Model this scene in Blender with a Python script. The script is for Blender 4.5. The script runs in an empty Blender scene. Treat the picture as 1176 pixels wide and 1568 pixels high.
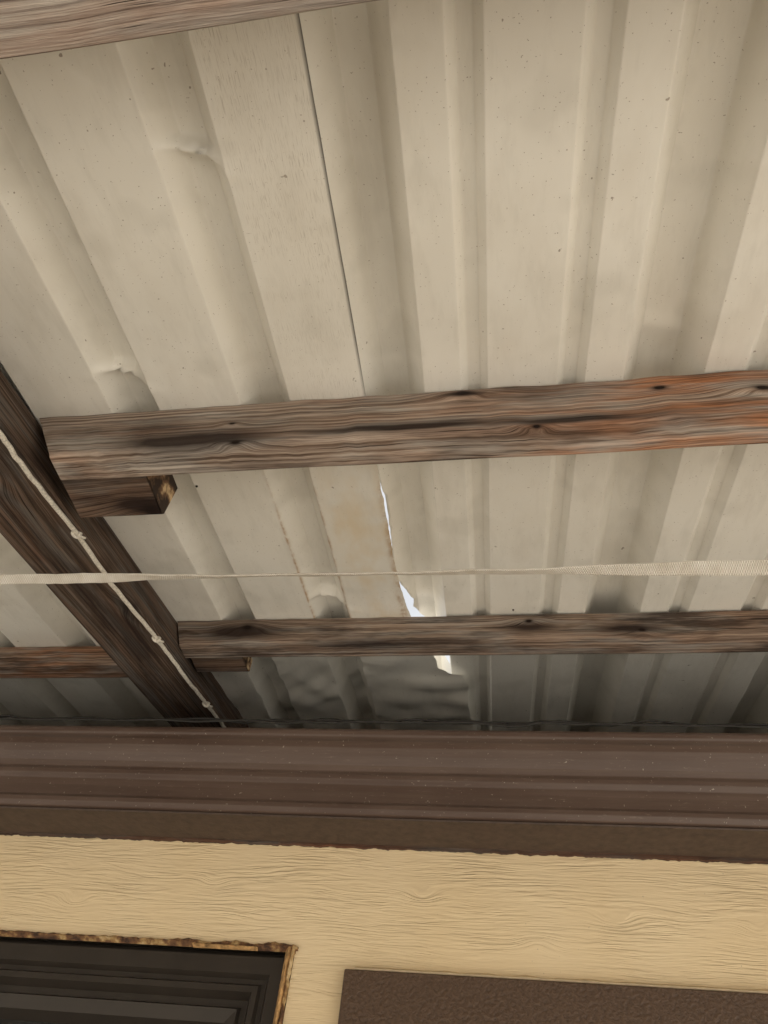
import bpy, math, random
from mathutils import Vector, Matrix, noise
random.seed(4)
S=bpy.context.scene
CZ=1.7           # camera height above patio
SL=0.1765        # roof slope (rise towards the house)
RC=0.66          # roof plane height above camera at y=0
def roofz(y): return RC+SL*y
def link(o,parent=None):
    S.collection.objects.link(o)
    if parent: o.parent=parent
    return o
def empty(name):
    e=bpy.data.objects.new(name,None); S.collection.objects.link(e); return e
def mesh(name,verts,faces,mat=None,smooth=False,parent=None,uvs=None):
    m=bpy.data.meshes.new(name); m.from_pydata([(v[0],v[1],v[2]+CZ) for v in verts],[],faces)
    if uvs:
        l=m.uv_layers.new(name="UVMap")
        k=0
        for f in uvs:
            for uv in f:
                l.data[k].uv=uv; k+=1
    if mat: m.materials.append(mat)
    if smooth:
        for p in m.polygons: p.use_smooth=True
    m.update()
    o=bpy.data.objects.new(name,m); return link(o,parent)
def loft(name,stations,mat,closed=True,caps=True,smooth=False,parent=None,uoff=0):
    n=len(stations[0]); V=[];F=[];U=[]
    us=[uoff]
    for i in range(1,len(stations)):
        us.append(us[-1]+(Vector(stations[i][0])-Vector(stations[i-1][0])).length)
    per=[0]
    s0=stations[0]
    for j in range(1,n+1):
        per.append(per[-1]+(Vector(s0[j%n])-Vector(s0[j-1])).length)
    for s in stations: V+= [tuple(p) for p in s]
    for i in range(len(stations)-1):
        for j in range(n if closed else n-1):
            a=i*n+j;b=i*n+(j+1)%n;c=(i+1)*n+(j+1)%n;d=(i+1)*n+j
            F.append((a,b,c,d)); U.append([(us[i],per[j]),(us[i],per[j+1]),(us[i+1],per[j+1]),(us[i+1],per[j])])
    if caps and closed:
        F.append(tuple(range(n))[::-1]); U.append([(us[0]+0.003*math.sin(j),per[j]) for j in range(n)][::-1])
        k=(len(stations)-1)*n
        F.append(tuple(range(k,k+n))); U.append([(us[-1]+0.003*math.sin(j),per[j]) for j in range(n)])
    return mesh(name,V,F,mat,smooth,parent,U)
def box(name,a,b,mat,parent=None,bev=0.0):
    x0,y0,z0=a;x1,y1,z1=b
    V=[(x,y,z) for z in(z0,z1) for y in(y0,y1) for x in(x0,x1)]
    F=[(0,2,3,1),(4,5,7,6),(0,1,5,4),(2,6,7,3),(0,4,6,2),(1,3,7,5)]
    o=mesh(name,V,F,mat,False,parent)
    if bev:
        m=o.modifiers.new("b","BEVEL"); m.width=bev; m.segments=2
    return o
# ---------------------------------------------------------------- nodes
class G:
    def __init__(s,name):
        s.mat=bpy.data.materials.new(name); s.mat.use_nodes=True
        s.nt=s.mat.node_tree; s.b=s.nt.nodes["Principled BSDF"]
    def n(s,t,**k):
        nd=s.nt.nodes.new(t)
        for a,b in k.items(): setattr(nd,a,b)
        return nd
    def put(s,sock,v):
        if isinstance(v,bpy.types.NodeSocket): s.nt.links.new(v,sock)
        elif v is not None: sock.default_value=v
    def m(s,op,a,b=None,c=None,clamp=False):
        nd=s.n("ShaderNodeMath",operation=op,use_clamp=clamp)
        s.put(nd.inputs[0],a); s.put(nd.inputs[1],b)
        if c is not None: s.put(nd.inputs[2],c)
        return nd.outputs[0]
    def sep(s,v):
        nd=s.n("ShaderNodeSeparateXYZ"); s.put(nd.inputs[0],v); return nd.outputs
    def comb(s,x=0.,y=0.,z=0.):
        nd=s.n("ShaderNodeCombineXYZ")
        for i,v in enumerate((x,y,z)): s.put(nd.inputs[i],v)
        return nd.outputs[0]
    def noise(s,v,scale=1,detail=4,rough=.55,dist=0.):
        nd=s.n("ShaderNodeTexNoise"); s.put(nd.inputs["Vector"],v)
        nd.inputs["Scale"].default_value=scale; nd.inputs["Detail"].default_value=detail
        nd.inputs["Roughness"].default_value=rough; nd.inputs["Distortion"].default_value=dist
        return nd.outputs["Fac"]
    def ramp(s,f,stops,interp="LINEAR"):
        nd=s.n("ShaderNodeValToRGB"); cr=nd.color_ramp; cr.interpolation=interp
        while len(cr.elements)<len(stops): cr.elements.new(.5)
        for e,(p,c) in zip(cr.elements,stops):
            e.position=p; e.color=(c,c,c,1) if isinstance(c,(int,float)) else (*c,1)
        s.put(nd.inputs[0],f); return nd.outputs[0]
    def mix(s,f,a,b,blend="MIX"):
        nd=s.n("ShaderNodeMix",data_type="RGBA",blend_type=blend)
        s.put(nd.inputs[0],f)
        for i,v in ((6,a),(7,b)):
            if isinstance(v,tuple): v=(*v,1) if len(v)==3 else v
            s.put(nd.inputs[i],v)
        return nd.outputs[2]
    def bump(s,h,dist=.001,strength=1.,normal=None):
        nd=s.n("ShaderNodeBump"); s.put(nd.inputs["Height"],h)
        nd.inputs["Distance"].default_value=dist; nd.inputs["Strength"].default_value=strength
        if normal: s.put(nd.inputs["Normal"],normal)
        return nd.outputs[0]
    def gauss(s,u,v,ku,kv,a,b):
        du=s.m("MULTIPLY",s.m("SUBTRACT",u,ku),1/a); dv=s.m("MULTIPLY",s.m("SUBTRACT",v,kv),1/b)
        d=s.m("ADD",s.m("MULTIPLY",du,du),s.m("MULTIPLY",dv,dv))
        return s.m("EXPONENT",s.m("MULTIPLY",d,-1.0))
    def out(s,col=None,rough=None,normal=None,metal=None,spec=None):
        if col is not None:
            if isinstance(col,tuple) and len(col)==3: col=(*col,1)
            s.put(s.b.inputs["Base Color"],col)
        if rough is not None: s.put(s.b.inputs["Roughness"],rough)
        if normal is not None: s.put(s.b.inputs["Normal"],normal)
        if metal is not None: s.b.inputs["Metallic"].default_value=metal
        if spec is not None: s.b.inputs["Specular IOR Level"].default_value=spec
        return s.mat
    def uv(s): return s.n("ShaderNodeTexCoord").outputs["UV"]
    def obj(s): return s.n("ShaderNodeTexCoord").outputs["Object"]

def wood(name,knots,seed=0.,light=(.42,.30,.22),mid=(.24,.135,.085),dark=(.05,.028,.018),red=(.36,.13,.05),redmask=None,stain=.5,freq=230,stains=()):
    g=G(name); x,y,z=g.sep(g.uv())
    low=g.noise(g.comb(g.m("MULTIPLY",x,2.2),g.m("MULTIPLY",y,8),seed),1,1)
    h=g.m("ADD",y,g.m("MULTIPLY",low,.018))
    kd=None
    for (ku,kv,a,r) in knots:
        h=g.m("ADD",h,g.m("MULTIPLY",g.gauss(x,y,ku,kv,a*2.4,a),r))
        k=g.gauss(x,y,ku,kv,a*.55,a*.36)
        kd=k if kd is None else g.m("MAXIMUM",kd,k)
    rings=g.noise(g.comb(g.m("MULTIPLY",x,1.3),g.m("MULTIPLY",h,freq),seed+3),1,2,.6)
    fib=g.noise(g.comb(g.m("MULTIPLY",x,16),g.m("MULTIPLY",h,1200),seed+7),1,3,.7)
    f=g.m("ADD",g.m("MULTIPLY",rings,.55),g.m("MULTIPLY",fib,.45))
    c=g.ramp(f,[(.33,dark),(.44,mid),(.54,light),(.66,tuple(min(1,v*1.35) for v in light))])
    redf=g.noise(g.comb(g.m("MULTIPLY",x,4),g.m("MULTIPLY",y,22),seed+11),1,3)
    rr=g.ramp(redf,[(.52,0.),(.68,.5)])
    if redmask:
        mr=g.n("ShaderNodeMapRange"); g.put(mr.inputs[0],x)
        mr.inputs[1].default_value=redmask[0]; mr.inputs[2].default_value=redmask[1]
        rr=g.m("MAXIMUM",g.m("MULTIPLY",rr,.5),g.m("MULTIPLY",mr.outputs[0],g.ramp(redf,[(.38,.1),(.56,.95)])))
    redc=g.mix(g.ramp(f,[(.38,0.),(.6,1.)]),tuple(v*.25 for v in red),tuple(min(1,v*1.3) for v in red))
    c=g.mix(rr,c,redc)
    gy=g.noise(g.comb(g.m("MULTIPLY",x,7),g.m("MULTIPLY",y,45),seed+31),1,3,.6)
    lum=sum(light)/3
    c=g.mix(g.ramp(gy,[(.46,0.),(.62,.7)]),c,g.mix(g.ramp(f,[(.36,0.),(.58,1.)]),(lum*.3,lum*.26,lum*.23),(lum*1.6,lum*1.46,lum*1.30)))
    st=g.noise(g.comb(g.m("MULTIPLY",x,4.5),g.m("MULTIPLY",y,24),seed+17),1,4,.65)
    sm=g.m("MULTIPLY",g.ramp(st,[(.47,0.),(.62,1.)]),stain)
    for (ku,kv,a,b_,k) in stains:
        e=g.m("MULTIPLY",g.gauss(x,y,ku,kv,a,b_),k)
        e=g.m("MULTIPLY",e,g.m("ADD",.55,g.m("MULTIPLY",st,.9)))
        sm=g.m("MAXIMUM",sm,e)
    c=g.mix(g.m("MINIMUM",sm,.93),c,(.022,.012,.009))
    if kd is not None: c=g.mix(g.m("MULTIPLY",kd,1.3,None,True),c,(.014,.007,.005))
    cr=g.noise(g.comb(g.m("MULTIPLY",x,8),g.m("MULTIPLY",h,420),seed+23),1,1)
    crk=g.ramp(cr,[(.295,1.),(.33,0.)])
    c=g.mix(g.m("MULTIPLY",crk,.85),c,(.02,.012,.009))
    hb=g.m("SUBTRACT",g.m("ADD",f,g.m("MULTIPLY",fib,.3)),g.m("MULTIPLY",crk,.8))
    return g.out(c,.88,g.bump(hb,.0018,1.),spec=.2)

def metal_roof(name,dirt_shade):
    g=G(name); o=g.obj(); x,y,z=g.sep(o)
    big=g.noise(o,5,3)
    c=g.ramp(big,[(.35,(.80,.765,.685)),(.65,(.865,.835,.76))])
    st=g.noise(g.comb(g.m("MULTIPLY",x,9),g.m("MULTIPLY",y,4),0.),1,4,.65)
    c=g.mix(g.ramp(st,[(.50,0.),(.75,.4)]),c,(.63,.57,.48))
    sg=g.noise(g.comb(x,y,3.),13,2,.5)
    c=g.mix(g.ramp(sg,[(.56,0.),(.68,.22)]),c,(.50,.47,.40))
    gr=g.noise(g.comb(g.m("MULTIPLY",x,40),g.m("MULTIPLY",y,9),4.),1,4,.7)
    c=g.mix(g.ramp(gr,[(.5,0.),(.75,.28)]),c,(.54,.51,.44))
    sp=g.noise(o,420,1); c=g.mix(g.ramp(sp,[(.735,0.),(.765,.65)]),c,(.25,.18,.12))
    sp2=g.noise(o,95,2); c=g.mix(g.ramp(sp2,[(.75,0.),(.77,.7)]),c,(.2,.14,.09))
    xs=g.m("ADD",x,g.m("MULTIPLY",y,.027))
    if dirt_shade:
        t=g.m("MULTIPLY",g.m("ADD",xs,.226),1/.092)
        ms=g.m("MULTIPLY",g.ramp(t,[(.0,0.),(.12,1.),(.9,1.),(1.,.6)]),g.ramp(y,[(.0,1.),(.36,.6),(.55,.1)]))
        dn=g.noise(g.comb(g.m("MULTIPLY",xs,1400),g.m("MULTIPLY",y,60),5.),1,2,.7)
        pat=g.noise(o,16,3)
        c=g.mix(g.m("MULTIPLY",g.m("MULTIPLY",ms,g.ramp(dn,[(.55,0.),(.63,.8)])),g.ramp(pat,[(.38,.15),(.58,.8)])),c,(.40,.35,.28))
        c=g.mix(g.m("MULTIPLY",ms,.22),c,(.62,.56,.46))
        rn=g.noise(g.comb(g.m("MULTIPLY",x,60),g.m("MULTIPLY",y,40),9.),1,3,.7)
        em=None
        for k,w in ((-.2265,.0030),(-.2875,.002),(-.1345,.006)):
            d=g.m("MULTIPLY",g.m("SUBTRACT",xs,k),1/w)
            e=g.m("EXPONENT",g.m("MULTIPLY",g.m("MULTIPLY",d,d),-1.))
            em=e if em is None else g.m("MAXIMUM",em,e)
        rm=g.m("MULTIPLY",g.m("MULTIPLY",g.ramp(y,[(.50,0.),(.66,1.),(.9,1.),(.97,0.)]),em),g.ramp(rn,[(.40,.1),(.60,.85)]))
        c=g.mix(rm,c,(.40,.23,.09))
        wn=g.noise(g.comb(g.m("MULTIPLY",x,14),g.m("MULTIPLY",y,9),19.),1,3,.6)
        c=g.mix(g.m("MULTIPLY",g.m("MULTIPLY",g.ramp(t,[(.0,0.),(.2,1.)]),g.ramp(y,[(.45,0.),(.6,1.),(.9,1.),(1.,0.)])),g.ramp(wn,[(.42,.0),(.62,.55)])),c,(.72,.57,.36))
        seam_shade=g.m("MULTIPLY",g.ramp(g.m("ABSOLUTE",g.m("SUBTRACT",xs,-.1337)),[(.0007,1.),(.0020,0.)]),g.ramp(y,[(.33,1.),(.45,.35),(.52,0.)]))  # shadow of the lap gap, painted into the sheet colour along the seam
        c=g.mix(g.m("MULTIPLY",seam_shade,.95),c,(.03,.022,.016))
    nb=g.noise(o,9,1)
    n=g.bump(nb,.005,.5)
    return g.out(c,g.ramp(big,[(.3,.32),(.7,.45)]),n,spec=.5)

# ---------------------------------------------------------------- materials
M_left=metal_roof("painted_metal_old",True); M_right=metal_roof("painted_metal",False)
W1=wood("weathered_pine_a",[(.53,.008,.018,.020),(.84,.045,.018,.020),(.607,.10,.009,.012),(.28,.098,.013,.014),(.265,.05,.008,.008),(.74,.03,.016,-.014)],1.,light=(.47,.375,.305),mid=(.235,.165,.122),red=(.52,.22,.10),redmask=(.42,.78),stain=.5,
    stains=((.22,.085,.12,.024,1.15),(.17,.05,.06,.022,.7),(.46,.085,.14,.010,1.1),(.64,.090,.12,.010,1.),(.98,.03,.1,.02,.6),(.53,.01,.03,.008,1.)))
W2=wood("weathered_pine_b",[(.60,.015,.012,.012),(.77,.04,.012,.012),(.13,.02,.018,.02)],5.,light=(.37,.28,.215),mid=(.18,.122,.09),red=(.32,.17,.10),redmask=(.6,1.3),stain=.75,
    stains=((.12,.03,.08,.02,1.2),(.60,.03,.05,.012,1.),(.75,.035,.06,.012,1.),(.35,.06,.12,.012,.9)))
W0=wood("weathered_pine_c",[(.5,.1,.012,.012)],9.,light=(.50,.405,.34),mid=(.35,.26,.21),dark=(.15,.10,.078),red=(.38,.25,.19),stain=.12)
WR=wood("dark_timber",[(.95,.02,.02,.02),(1.25,.12,.02,.02),(1.75,.14,.018,.02),(2.05,.1,.02,.02),(1.45,.15,.015,.018)],13.,light=(.16,.110,.080),mid=(.074,.048,.033),dark=(.018,.012,.009),red=(.13,.065,.040),stain=.65)
WB=wood("block_timber",[(.1,.11,.03,.02)],21.,light=(.20,.13,.09),mid=(.10,.060,.041),dark=(.025,.015,.011),red=(.16,.075,.043),stain=.7,stains=((.09,.10,.04,.012,1.4),))
def endgrain():
    g=G("cut_end_wood"); o=g.obj()
    f=g.noise(o,40,4); c=g.ramp(f,[(.44,(.035,.02,.012)),(.54,(.20,.11,.055)),(.62,(.66,.48,.27))])
    return g.out(c,.9,g.bump(f,.002))
ENDG=endgrain()
def gutter_mat():
    g=G("brown_aluminium"); o=g.obj()
    f=g.noise(o,6,4); c=g.ramp(f,[(.35,(.086,.054,.042)),(.7,(.112,.073,.056))])
    x,y,z=g.sep(o)
    s=g.noise(g.comb(g.m("MULTIPLY",x,60),g.m("MULTIPLY",y,200),g.m("MULTIPLY",z,300)),1,5,.75)
    c=g.mix(g.ramp(s,[(.60,0.),(.72,.3)]),c,(.34,.28,.23))
    d=g.noise(o,260,1); c=g.mix(g.ramp(d,[(.74,0.),(.77,.6)]),c,(.45,.4,.33))
    dust=g.noise(g.comb(g.m("MULTIPLY",x,3),y,g.m("MULTIPLY",z,60)),1,5,.7)
    c=g.mix(g.ramp(dust,[(.45,0.),(.75,.3)]),c,(.22,.16,.13))
    return g.out(c,g.ramp(f,[(.3,.28),(.7,.42)]),g.bump(g.noise(o,30,2),.0006,.4),spec=.5)
GUT=gutter_mat()
def siding():
    g=G("embossed_yellow_siding"); o=g.obj(); x,y,z=g.sep(o)
    lo=g.noise(g.comb(g.m("MULTIPLY",x,5),0.,g.m("MULTIPLY",z,24)),1,1,.5)
    h=g.m("ADD",z,g.m("MULTIPLY",lo,.024))
    for(kx,kz,a,r) in [(.13,1.7+.405,.014,.012),(.03,1.7+.375,.012,-.009),(-.42,1.7+.43,.013,.009),(-.12,1.7+.425,.011,.008),(.30,1.7+.40,.013,.011),(-.62,1.7+.40,.013,.011)]:
        h=g.m("ADD",h,g.m("MULTIPLY",g.gauss(x,z,kx,kz,a*1.9,a),r))
    r1=g.noise(g.comb(g.m("MULTIPLY",x,18),0.,g.m("MULTIPLY",h,260)),1,2,.6)
    r2=g.noise(g.comb(g.m("MULTIPLY",x,60),3.,g.m("MULTIPLY",h,900)),1,3,.6)
    amp=g.ramp(g.noise(g.comb(g.m("MULTIPLY",x,9),0.,g.m("MULTIPLY",z,30)),1,3),[(.40,.15),(.60,1.)])
    hh=g.m("ADD",g.m("MULTIPLY",g.ramp(r1,[(.40,0.),(.60,1.)]),amp),g.m("MULTIPLY",r2,.25))
    c=g.ramp(g.noise(o,7,4),[(.3,(.86,.68,.42)),(.7,(.89,.72,.465))])
    sp=g.noise(o,300,1); c=g.mix(g.ramp(sp,[(.77,0.),(.79,.6)]),c,(.3,.2,.1))
    return g.out(c,.55,g.bump(hh,.0013,.8),spec=.35)
SID=siding()
def plain(name,col,rough=.6,bs=0,bd=.001,var=.15,spec=.5):
    g=G(name); o=g.obj(); f=g.noise(o,bs or 20,4)
    c=g.ramp(f,[(.3,tuple(v*(1-var) for v in col)),(.7,tuple(min(1,v*(1+var)) for v in col))])
    return g.out(c,rough,g.bump(f,bd) if bs else None,spec=spec)
STUC=plain("stippled_brown_paint",(.098,.058,.035),.42,220,.0022,.25)
FRAME=plain("dark_window_frame",(.036,.029,.023),.36,0)
GLASS=plain("dark_glass",(.012,.014,.016),.08,0)
CAULK=plain("old_caulk",(.46,.27,.11),.9,120,.002,.6)
CAULKY=plain("yellow_caulk",(.82,.66,.43),.8,90,.001)
CORD=plain("dirty_white_cord",(.66,.61,.52),.8,400,.001,.3)
BLACK=plain("black_cable",(.02,.018,.016),.7,60)
SHING=plain("asphalt_shingle",(.03,.028,.026),.95,200,.003,.4)
DRIP=plain("dark_brown_underside",(.066,.042,.030),.6,90,.0008,.25)
CONC=plain("concrete",(.70,.66,.59),.9,0,.001,.05)
PALE_GROUND=plain("pale_bounce_ground",(.80,.76,.69),1.,0,.01,.05)  # unseen ground, made pale to bounce light up onto the rib walls
DARK_GROUND=plain("added_dark_ground",(.26,.215,.16),1.,0,.02,.3)
def rope_mat():
    g=G("woven_webbing"); x,y,z=g.sep(g.uv())
    a=g.m("SINE",g.m("ADD",g.m("MULTIPLY",x,2900),g.m("MULTIPLY",y,1400)))
    b=g.m("SINE",g.m("SUBTRACT",g.m("MULTIPLY",x,2900),g.m("MULTIPLY",y,1400)))
    h=g.m("MULTIPLY",g.m("ADD",a,b),.25)
    nn=g.noise(g.comb(g.m("MULTIPLY",x,50),g.m("MULTIPLY",y,50),0.),1,4)
    c=g.mix(g.ramp(nn,[(.35,0.),(.7,.8)]),(.88,.85,.78),(.58,.52,.43))
    c=g.mix(g.m("ADD",h,.6,None,True),(.44,.39,.32),c)
    return g.out(c,.9,g.bump(h,.0006))
ROPE=rope_mat()

# ---------------------------------------------------------------- metal roof
XL,XR,YF=-2.6,1.3,-1.4  # roof edges out of view, set to steer the bounce light
roof=empty("corrugated_metal_roof")
def refine(bp):
    pts=[]; r=.0010
    for i,(x,d) in enumerate(bp):
        if 0<i<len(bp)-1:
            x0,d0=bp[i-1]; x1,d1=bp[i+1]
            l0=math.hypot(x-x0,d-d0); l1=math.hypot(x1-x,d1-d)
            P0=lambda q:(x+(x0-x)*q/l0, d+(d0-d)*q/l0)
            P1=lambda q:(x+(x1-x)*q/l1, d+(d1-d)*q/l1)
            a=P0(r); b=P1(r)
            m=((a[0]+b[0]+2*x)/4,(a[1]+b[1]+2*d)/4)
            pts+=[P0(r*1.8),a,m,b,P1(r*1.8)]
        else: pts.append((x,d))
    out=[]
    for (a,b) in zip(pts,pts[1:]):
        L=math.hypot(b[0]-a[0],b[1]-a[1]); n=max(1,int(L/.009))
        for k in range(n): out.append((a[0]+(b[0]-a[0])*k/n,a[1]+(b[1]-a[1])*k/n))
    out.append(pts[-1]); return out
def lerp(tab,y):
    if y<=tab[0][0]: return tab[0][1]
    for (a,b) in zip(tab,tab[1:]):
        if y<=b[0]: return a[1]+(b[1]-a[1])*(y-a[0])/(b[0]-a[0])
    return tab[-1][1]
ys=[]; y=YF
while y<2.0:
    ys.append(y); y+= .005 if -.02<y<1.35 else .05
ys.append(2.0)
EDGE=[(-1.7,-.1337),(.5,-.1337),(.55,-.1350),(.62,-.1340),(.705,-.1350),(.76,-.1335),(.80,-.131),(.85,-.1265),(.93,-.113),(.98,-.094),(1.03,-.085),(1.045,-.070),(1.06,-.045),(1.09,-.034),(1.14,-.038),(1.3,-.030),(2.6,-.030)]
GAP=[(-1.7,-.03),(.49,-.03),(.53,-.004),(.60,-.0002),(.70,-.0014),(.74,-.005),(.79,-.004),(.83,.0000),(.87,.0025),(.89,-.003),(.93,-.002),(.955,.006),(.98,.026),(1.00,.024),(1.03,.019),(1.042,.006),(1.055,-.07),(2.6,-.11)]
bpL=[(XL,0)]
k=-.2255
edges=[]
while k>XL+.08: edges.append(k); k-=.1654
for e in reversed(edges): bpL+=[(e-.061,0),(e-.044,.033),(e-.019,.033),(e,0)]
bpL+=[(-.1337,0)]
PL=refine(bpL)
V=[];n=len(PL)
def rnd(y,s): return noise.noise(Vector((y*s,s*1.7,0)))
creases=[(-.25,.129,.005,.6),(-.42,.36,.005,.6),(-.25,.83,.005,.6),(-.42,.93,.005,.8),(-.25,.985,.006,.9),(-.42,.985,.005,.8)]
def tri(t):
    t=t-math.floor(t); return abs(t-.5)*2
def fold(v,s,o):
    return abs(noise.noise(Vector((v[0]*s,v[1]*s,o))))
def crumple(x,y):
    w=.06*noise.noise(Vector((x*6,y*6,1)))
    return .006*tri(6*x+7*y+w*4)+.005*tri(-9*x+8*y+w*5+.3)*tri(4*x+3*y)+.003*tri(20*x+17*y+w*14)
for y in ys:
    E=lerp(EDGE,y)+ (.0016*rnd(y,40)+.0012*rnd(y,110) if y>.5 else .0004*rnd(y,20))
    if y>.9: E+=.003*rnd(y,60)
    for (x,d) in PL:
        xx=x
        if x>-.2255: xx=-.2255+(x+.2255)/(.2255-.1337)*(E+.2255)
        f=1.;ex=0.
        for(cx,cy,w,am) in creases:
            if abs(xx-cx)<.06:
                cyy=cy+.35*(xx-cx)
                q=(y-cyy)/w
                f*=1-am*math.exp(-q*q)
                ex-=.006*am*math.exp(-((xx-cx)/.035)**2)*math.exp(-((q-1.8)/1.4)**2)
        z=d*f+ex+.0016*noise.noise(Vector((xx*7,y*5,2)))+.0006*noise.noise(Vector((xx*20,y*9,12)))
        if y>.88 and xx>-.62:
            a=min(1,(y-.88)/.12)*min(1,(xx+.62)/.1)
            z-=a*crumple(xx,y)
            if xx>-.2255: z-=a*.004*(xx+.2255)/.1*(.6+rnd(y,25))
        if y>.5 and x>-.16:
            z-=.003*abs(rnd(y,14))*(x+.16)/.027
        V.append((xx-.027*y,y,roofz(y)+z-.0025))
F=[(i*n+j,(i+1)*n+j,(i+1)*n+j+1,i*n+j+1) for i in range(len(ys)-1) for j in range(n-1)]
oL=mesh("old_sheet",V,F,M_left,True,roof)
bpR=[(-.1700,0)]
b=-.1500
first=True
while b<XR-.3:
    o_=.009 if first else 0
    bpR+=[(b+o_,0),(b+.022+o_*1.3,.047),(b+.063,.047),(b+.085,0)]
    first=False
    m1=b+.085+.042; m2=b+.085+.149
    for m_ in (m1,m2): bpR+=[(m_,0),(m_+.008,.012),(m_+.022,.012),(m_+.030,0)]
    b+=.306
bpR+=[(b,0),(XR+.03,0)]
PR=refine(bpR)
def prof(x):
    return lerp(bpR,x)
V=[];n=len(PR)
for y in ys:
    R=lerp(EDGE,y)+lerp(GAP,y)+ (.0012*rnd(y,70) if y>.5 else 0)
    for (x,d) in PR:
        xx=x; dd=d
        if x<R and y>.49: xx=R; dd=prof(R)
        f=1.
        if abs(xx-.2)<.06:
            f-=.07*math.exp(-((y-.37-.3*(xx-.2))/.012)**2)
        if abs(xx+.1)<.06: f-=.1*math.exp(-((y-.86)/.02)**2)
        z=dd*f+.0012*noise.noise(Vector((xx*6,y*4,7)))+.0005*noise.noise(Vector((xx*18,y*8,17)))
        if y>.95 and xx>.02: z-=.006*min(1,(y-.95)/.2)*fold((xx,y),5,3)*min(1,(xx-.02)/.05)
        V.append((xx-.027*y,y,roofz(y)+z))
F=[(i*n+j,(i+1)*n+j,(i+1)*n+j+1,i*n+j+1) for i in range(len(ys)-1) for j in range(n-1)]
oR=mesh("ribbed_sheet",V,F,M_right,True,roof)

# ---------------------------------------------------------------- timbers
def timber(name,x0,x1,yn,w,h,mat,seed,wob=.0018,dy=0.,zoff=-.0035,r=.003,N=130,slant=0.):
    st=[]
    for i in range(N+1):
        x=x0+(x1-x0)*i/N
        o1=wob*noise.noise(Vector((x*6,seed,0))); o2=wob*noise.noise(Vector((x*6,seed,5)))
        e1=wob*.8*noise.noise(Vector((x*25,seed,9))); e2=wob*.8*noise.noise(Vector((x*25,seed,12)))
        e3=wob*1.8*max(0,noise.noise(Vector((x*45,seed,22))))
        ya=yn+o1+dy*(x-x0); yb=ya+w+o2
        zt=roofz(ya)+zoff; zb=zt-h+o2
        ztb=roofz(yb)+zoff
        s=slant*max(0,1-i/12)
        st.append([(x,ya+e1,zt),(x+s,ya+e1,zb+r+2*abs(e2)+e3),(x+s,ya+e1+r*.3,zb+r*.3+abs(e2)+e3),(x+s,ya+r+2*abs(e1)+e3,zb),
                   (x+s,yb-r-2*abs(e2),zb),(x+s,yb-r*.3,zb+r*.3),(x+s,yb,zb+r+2*abs(e1)),(x,yb,ztb)])
    return loft(name,st,mat)
timber("wood_purlin",-.562,XR,.4105,.038,.086,W1,1.,slant=.055)
timber("wood_purlin",-.556,XR,.874,.038,.052,W2,2.,slant=.02)
timber("wood_purlin",-2.5,XR,-.010,.041,.082,W0,3.)
timber("wood_purlin",-2.5,-.655,.952,.038,.045,W2,4.)
timber("wood_purlin",-2.5,-.655,.41,.038,.086,W1,5.)
for yy in (-.43,-.85,-1.27): timber("wood_purlin",-2.5,XR,yy,.038,.082,W0,yy*9)
def rafter(name,sh=0.,y0=-1.3,y1=1.9):
    st=[]
    N=110
    for i in range(N+1):
        y=y0+(y1-y0)*i/N
        a=.0015*noise.noise(Vector((y*6,1,sh))); e=.0015*noise.noise(Vector((y*22,3,sh)))
        d=.022*(y-.7)+sh
        zt=roofz(y)-.004; zb=roofz(y)-.09
        st.append([(-.562+d+a,y,zt),(-.5315+d+a,y,zb+.004+abs(e)),(-.5325+d+a,y,zb+.001),(-.5365+d+a-abs(e),y,zb),
                   (-.641+d+a,y,zb),(-.645+d+a,y,zb+.001),(-.646+d+a,y,zb+.005),(-.653+d+a,y,zt)])
    return loft(name,st,WR)
rafter("wood_rafter"); rafter("wood_rafter",1.80,y1=.9); rafter("wood_rafter",-1.80,y1=.9)
def block(x0,x1,y0,y1,h,seed):
    e=empty("wood_block"); 
    st=[]
    for i in range(13):
        x=x0+(x1-x0)*i/12; a=.0015*noise.noise(Vector((x*30,seed,1)))
        zt=roofz(y0)-.03; zb=roofz(y0)-h+a
        st.append([(x,y0,zt),(x,y0,zb+.002),(x,y0+.002,zb),(x,y1-.003,zb),(x,y1+a,zb+.003),(x,y1+a,zt)])
    loft("plank",st,WB,parent=e)
    s=st[-1]; 
    V=[(p[0]+.0015+.001*random.random(),p[1],p[2]) for p in s]; mesh("cut_end",V,[tuple(range(len(V)))],ENDG,parent=e)
block(-.515,-.407,.4515,.515,.086,1); block(-.53,-.438,.916,.958,.057,2)
for (px) in (-2.36,1.24):
    for py in (.46,-1.25): box("wood_post",(px-.045,py,-CZ),(px+.045,py+.09,roofz(py)-.092),WR,bev=.004)

# ---------------------------------------------------------------- tubes
def tube(name,pts,r,mat,parent=None,seg=8):
    P=[Vector(p) for p in pts]; st=[]
    for i,p in enumerate(P):
        t=(P[min(i+1,len(P)-1)]-P[max(i-1,0)]).normalized()
        a=t.cross(Vector((0.1,.2,1))).normalized(); b_=t.cross(a)
        rr=r(i/(len(P)-1)) if callable(r) else r
        st.append([p+rr*(math.cos(2*math.pi*k/seg)*a+math.sin(2*math.pi*k/seg)*b_) for k in range(seg)])
    return loft(name,st,mat,smooth=True,parent=parent)
def dense(ctrl,n=10,wob=0.,seed=0):
    out=[]
    for a,b in zip(ctrl,ctrl[1:]):
        for k in range(n):
            t=k/n; p=Vector(a).lerp(Vector(b),t)
            i=len(out)*.37+seed
            out.append(p+Vector((wob*noise.noise(Vector((i,0,0))),wob*noise.noise(Vector((i,5,0))),wob*noise.noise(Vector((i,9,0))))))
    out.append(Vector(ctrl[-1])); return out
cord=empty("electrical_cord")
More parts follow.
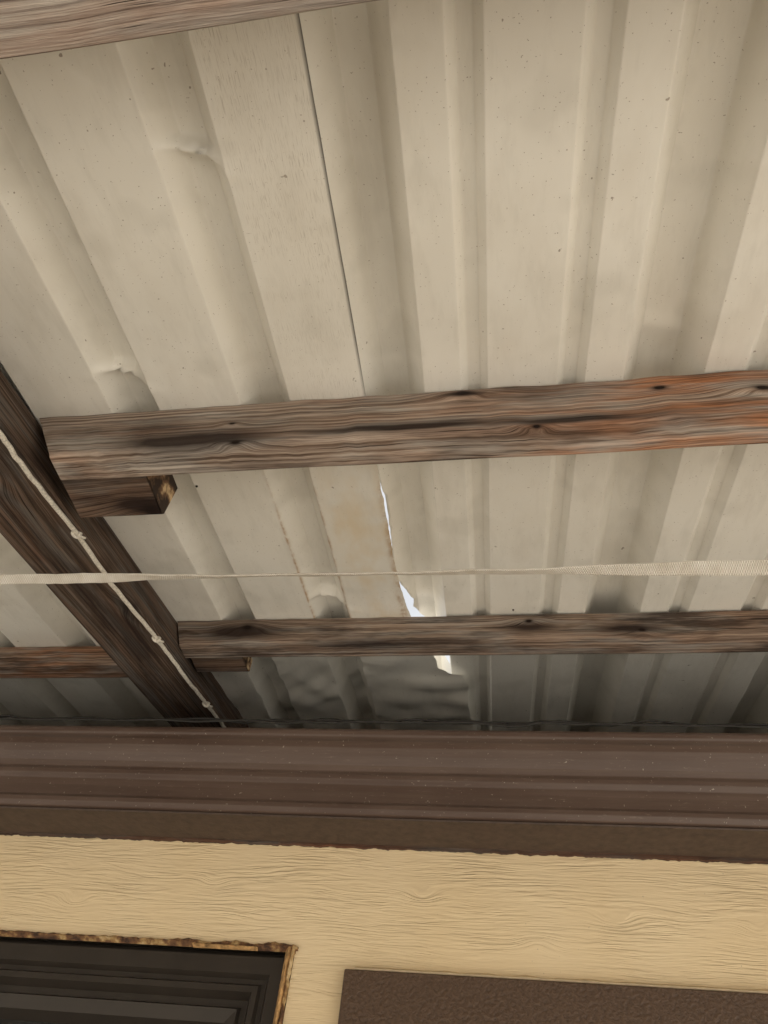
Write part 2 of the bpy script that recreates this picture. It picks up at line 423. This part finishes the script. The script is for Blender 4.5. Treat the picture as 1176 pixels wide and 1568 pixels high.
def rp(y,dx=0,dz=0): return (-.534+.022*(y-.7)+dx, y, roofz(y)-.094+dz)
ctrl=[rp(-.4),rp(0),rp(.2,.002),rp(.36,-.001),rp(.44,-.004),rp(.545),rp(.66,-.003,-.003),rp(.80),rp(.93,.001,-.003),rp(1.02),rp(1.12),rp(1.3)]
tube("cord",dense(ctrl,14,.0016),.0030,CORD,cord)
for yk in (.545,.80,1.02):
    c=Vector(rp(yk))
    pts=[c+Vector((.0048*math.cos(a),.003*math.sin(a*1.5),.0042*math.sin(a)-.0005)) for a in [i*.45 for i in range(15)]]
    tube("clip",pts,.0021,CORD,cord)
    tube("clip_tail",[c,c+Vector((.006,.003,-.003)),c+Vector((.009,.008,-.001))],.0017,CORD,cord)
st=[];N=520
TW=[(-2.3,.2),(-.75,.0),(-.45,.15),(-.36,1.1),(-.28,1.4),(-.12,1.45),(-.02,1.2),(.06,.95),(.14,.45),(.22,.05),(.5,-.1),(1.15,.3)]
for i in range(N+1):
    x=-2.31+(1.195+2.31)*i/N
    z=.5237-.0155*(x+.115)+.002*(x-.3)**2; yy=.5
    w=.0055 if x<.05 else .0055+.0017*min(1,(x-.05)/.15); t=.0011
    w+=.0005*noise.noise(Vector((x*90,1,0)))
    base=math.atan2(790,751)
    a=lerp(TW,x)+.15*noise.noise(Vector((x*14,0,0)))
    ang=base+a-math.pi/2
    wv=Vector((0,math.cos(ang),math.sin(ang))); tv=Vector((0,-math.sin(ang),math.cos(ang)))
    c=Vector((x,yy+.0010*noise.noise(Vector((x*20,3,0))),z+.0010*noise.noise(Vector((x*25,8,0)))))
    st.append([c+wv*w+tv*t*.4,c+wv*w*.8+tv*t,c-wv*w*.8+tv*t,c-wv*w+tv*t*.4,c-wv*w-tv*t*.4,c-wv*w*.8-tv*t,c+wv*w*.8-tv*t,c+wv*w-tv*t*.4])
loft("clothesline",st,ROPE)

# ---------------------------------------------------------------- gutter
X0,X1=-4.,3.
prof_g=[(1.003,.620),(.912,.620),(.905,.616),(.9035,.611),(.9045,.606),(.9065,.604),(.9065,.600),(.905,.595),(.9065,.586),(.912,.576),(.919,.565),(.9225,.557),(.9205,.551),(.9215,.545),(.927,.540),(.9285,.530),(.9285,.514),(.9255,.509),(.926,.503),(.931,.4975),(.938,.4965),(1.004,.4935),(1.004,.4985),(1.004,.618)]
gtr=empty("rain_gutter")
st=[];st2=[]
for i in range(71):
    x=X0+(X1-X0)*i/70
    wb=lambda a,b_:(x,a+.0010*noise.noise(Vector((x*3,a*30,0))),b_+.0012*noise.noise(Vector((x*2.2,1,b_*8)))-.006*(x+.1))
    st.append([wb(a,b_) for a,b_ in prof_g])
    zz=.4943+.0012*noise.noise(Vector((x*2.2,1,.4955*8)))-.006*(x+.1)
    st2.append([(x,.9345,zz+.001),(x,.9355,zz-.001),(x,1.003,zz-.0032),(x,1.003,zz+.001)])
gut=loft("gutter_trough",st,GUT,smooth=False,parent=gtr)
m=gut.modifiers.new("b","BEVEL"); m.width=.0018; m.segments=3; m.limit_method='ANGLE'; m.angle_limit=.3
loft("underside_sheet",st2,DRIP,parent=gtr)  # thin sheet below the trough, darker brown than the gutter
st=[]
for i in range(900):
    x=-1.6+3.2*i/899; a=.0022*noise.noise(Vector((x*60,0,0)))+.0015*noise.noise(Vector((x*200,2,0)))
    z=.4935-.006*(x+.1)
    st.append([(x,1.0035,z+.004),(x,1.0035,z-.001+a*.3),(x,1.0055,z-.0045+a),(x,1.0092,z-.0058+a)])
WE=wood("brown_wood_edge",[],41.,light=(.12,.065,.042),mid=(.08,.043,.03),dark=(.03,.018,.012),red=(.14,.055,.03),stain=.4)
cab=empty("wire_bundle")
for s,(yy,zz) in enumerate(((.900,.6235),(.903,.628),(.910,.632))):
    tube("wire",dense([(x*.35,yy,zz-.006*(x*.35)) for x in range(-8,7)],14,.007,s*31.),.0017,BLACK,cab,6)

# ---------------------------------------------------------------- house
house=empty("house")
loft("eave_wood_edge",st,WE,closed=False,caps=False,parent=house)
wy=1.01
WX0,WX1,WZ0,WZ1=-1.35,-.283,-.75,.3545
V=[(X0,wy,-CZ),(WX0,wy,-CZ),(WX1,wy,-CZ),(X1,wy,-CZ),(X0,wy,WZ0),(WX0,wy,WZ0),(WX1,wy,WZ0),(X1,wy,WZ0),(X0,wy,WZ1),(WX0,wy,WZ1),(WX1,wy,WZ1),(X1,wy,WZ1),(X0,wy,.62),(WX0,wy,.62),(WX1,wy,.62),(X1,wy,.62)]
F=[(0,1,5,4),(1,2,6,5),(2,3,7,6),(4,5,9,8),(6,7,11,10),(8,9,13,12),(9,10,14,13),(10,11,15,14)]
mesh("siding_wall",V,F,SID,False,house)
def ring(name,a,b,ya,yb,mat):
    def rect(i,y): return [(WX0+i,y,WZ0+i),(WX1-i,y,WZ0+i),(WX1-i,y,WZ1-i),(WX0+i,y,WZ1-i)]
    V=rect(a,ya)+rect(b,yb)
    F=[(k,(k+1)%4,4+(k+1)%4,4+k) for k in range(4)]
    return mesh(name,V,F,mat,False,win)
win=empty("window"); win.parent=house
steps=[(0,.0,1.011,1.035,FRAME),(.0,.010,1.035,1.035,FRAME),(.010,.010,1.035,1.016,FRAME),(.010,.030,1.016,1.016,FRAME),(.030,.034,1.016,1.024,FRAME),(.034,.040,1.024,1.024,FRAME),(.040,.043,1.024,1.018,FRAME),(.043,.050,1.018,1.018,FRAME),(.050,.056,1.018,1.032,FRAME),(.056,.064,1.032,1.032,FRAME),(.064,.067,1.032,1.026,FRAME),(.067,.082,1.026,1.030,FRAME),(.082,.090,1.030,1.05,FRAME)]
for i,(a,b_,c,d,mt) in enumerate(steps): ring("frame_step_%d"%i,a,b_,c,d,mt)
mesh("glass",[(WX0+.09,1.05,WZ0+.09),(WX1-.09,1.05,WZ0+.09),(WX1-.09,1.05,WZ1-.09),(WX0+.09,1.05,WZ1-.09)],[(0,1,2,3)],GLASS,False,win)
def ragged(name,p0,p1,w,mat,seed,base=1.008):
    p0=Vector(p0);p1=Vector(p1);L=(p1-p0).length;d=(p1-p0)/L;nrm=Vector((-d.z,0,d.x));st=[]
    N=int(L/.003)
    for i in range(N+1):
        p=p0+d*(i*L/N)
        a=w*(.25+1.1*abs(noise.noise(Vector((i*.05,seed,0))))+.3*noise.noise(Vector((i*.4,seed,3)))); bq=w*.3*noise.noise(Vector((i*.3,seed,7)))
        t=.003+.003*abs(noise.noise(Vector((i*.2,seed,11))))
        st.append([p+nrm*a+Vector((0,base-p.y+.001,0)),p+nrm*a*.7+Vector((0,base-p.y-t*.6,0)),p+nrm*bq+Vector((0,base-p.y-t,0)),p-nrm*w*.6+Vector((0,base-p.y+.004,0))])
    return loft(name,st,mat,parent=win,caps=False)
def caulk_mix():
    g=G("peeling_caulk"); o=g.obj()
    f=g.noise(o,38,4,.6); c=g.ramp(f,[(.40,(.06,.03,.018)),(.50,(.20,.10,.045)),(.56,(.40,.25,.10)),(.66,(.66,.50,.28))])
    return g.out(c,.9,g.bump(g.noise(o,160,3),.002))
CA2=caulk_mix()
ragged("old_caulk_head",(WX1+.004,wy,WZ1),(WX0,wy,WZ1),-.007,CA2,1.)
ragged("old_caulk_head_yellow",(WX1-.05,wy,WZ1-.003),(WX1-.14,wy,WZ1-.003),-.004,CAULK,2.,1.006)
ragged("old_caulk_side",(WX1-.003,wy,WZ0),(WX1-.003,wy,WZ1+.003),-.010,CA2,3.)
ragged("old_caulk_side_dark",(WX1-.008,wy,WZ0),(WX1-.008,wy,WZ1),-.008,CAULK,6.,1.007)
bx=-.212
tb=box("trim_board",(bx,.995,-1.4),(.95,wy+.002,.330),STUC,house,.002)
st=[]
for i in range(121):
    x=bx+.012+1.16*i/120; r=.0035+.0012*noise.noise(Vector((x*40,0,0)))
    st.append([(x,1.0095,.331+r*1.9),(x,1.004,.331+r*1.1),(x,.9965,.3315),(x,1.0095,.3305)])
loft("caulk_bead",st,CAULKY,caps=False,smooth=True,parent=house)
RS=.42  # slope steepened to darken the space behind the gutter
mesh("shingle_roof",[(X0,.93,.622),(X1,.93,.622),(X1,5,.622+RS*4.07),(X0,5,.622+RS*4.07)],[(0,1,2,3)],SHING,False,house)
mesh("soffit",[(X0,1.005,.619),(X1,1.005,.619),(X1,5,.618),(X0,5,.618)],[(0,1,2,3)],SID,False,house)
mesh("back_wall",[(X0,5,-CZ),(X1,5,-CZ),(X1,5,.61),(X0,5,.61)],[(0,1,2,3)],SID,False,house)
for xx in(X0+.001,X1-.001): mesh("side_wall",[(xx,wy,-CZ),(xx,5,-CZ),(xx,5,.61+1.7),(xx,wy,.61)],[(0,1,2,3)],SID,False,house)

deb=empty("dirt_specks")
def blob(p,r,mat=BLACK,name="speck"):
    import bmesh
    bm=bmesh.new(); bmesh.ops.create_icosphere(bm,subdivisions=2,radius=r)
    for v in bm.verts:
        v.co*=1+.5*noise.noise(v.co*(1.5/r)+Vector(p)*50)
        v.co+=Vector((p[0],p[1],p[2]+CZ))
    m=bpy.data.meshes.new(name); bm.to_mesh(m); bm.free(); m.materials.append(mat)
    o=bpy.data.objects.new(name,m); link(o,deb)
for (x,y,r) in [(-.90,.86,.003),(-.897,.868,.002),(-.402,.545,.0016),(.02,.86,.0016)]:
    blob((x,y,roofz(y)-.003),r)

# ---------------------------------------------------------------- ground
mesh("ground",[(-300,-300,-CZ-.02),(300,-300,-CZ-.02),(300,300,-CZ-.02),(-300,300,-CZ-.02)],[(0,1,2,3)],PALE_GROUND)
mesh("light_cutting_ground",[(-30,-40,-CZ-.014),(2.2,-40,-CZ-.014),(2.2,-2.605,-CZ-.014),(-30,-2.605,-CZ-.014)],[(0,1,2,3)],DARK_GROUND)  # unseen dark ground added in front to cut bounce light behind the gutter
box("patio_floor",(-4,-2.6,-CZ-.1),(1.6,1.008,-CZ),CONC)

# ---------------------------------------------------------------- light
az=math.radians(96); el=math.radians(66)
sd=Vector((math.sin(az)*math.cos(el),math.cos(az)*math.cos(el),math.sin(el)))
L=bpy.data.lights.new("sun","SUN"); L.energy=5; L.angle=math.radians(.53); L.color=(1,.96,.90)
lo=bpy.data.objects.new("sun",L); S.collection.objects.link(lo); lo.rotation_euler=(-sd).to_track_quat('-Z','Y').to_euler()
w=bpy.data.worlds.new("World"); S.world=w; w.use_nodes=True; nt=w.node_tree
sk=nt.nodes.new("ShaderNodeTexSky"); sk.sky_type='NISHITA'; sk.sun_disc=False; sk.sun_elevation=el; sk.sun_rotation=az; sk.dust_density=5; sk.air_density=1.
tc=nt.nodes.new("ShaderNodeTexCoord"); cn=nt.nodes.new("ShaderNodeTexNoise"); cn.inputs["Scale"].default_value=2.5; cn.inputs["Detail"].default_value=4
nt.links.new(tc.outputs["Generated"],cn.inputs["Vector"])
rp_=nt.nodes.new("ShaderNodeValToRGB"); rp_.color_ramp.elements[0].position=.30; rp_.color_ramp.elements[0].color=(.35,.35,.35,1); rp_.color_ramp.elements[1].position=.55; rp_.color_ramp.elements[1].color=(.9,.9,.9,1)
nt.links.new(cn.outputs["Fac"],rp_.inputs[0])
mx=nt.nodes.new("ShaderNodeMix"); mx.data_type='RGBA'
nt.links.new(rp_.outputs[0],mx.inputs[0]); nt.links.new(sk.outputs[0],mx.inputs[6]); mx.inputs[7].default_value=(6.2,6.3,6.3,1)
nt.links.new(mx.outputs[2],nt.nodes["Background"].inputs[0]); nt.nodes["Background"].inputs[1].default_value=.15
# ---------------------------------------------------------------- camera
cd=bpy.data.cameras.new("camera"); cam=bpy.data.objects.new("camera",cd); S.collection.objects.link(cam)
cd.sensor_fit='VERTICAL'; cd.sensor_height=36; cd.lens=25.255; cd.clip_start=.01; cd.clip_end=1000
r=Vector((.98715,.12881,.0946)).normalized(); f=Vector((-.15451,.61774,.7711)); f=(f-r*f.dot(r)).normalized(); u=r.cross(f)
Mx=Matrix(((r.x,u.x,-f.x,0),(r.y,u.y,-f.y,0),(r.z,u.z,-f.z,CZ),(0,0,0,1)))
cam.matrix_world=Mx
S.camera=cam
S.view_settings.view_transform='Standard'; S.view_settings.look='None'; S.view_settings.exposure=0
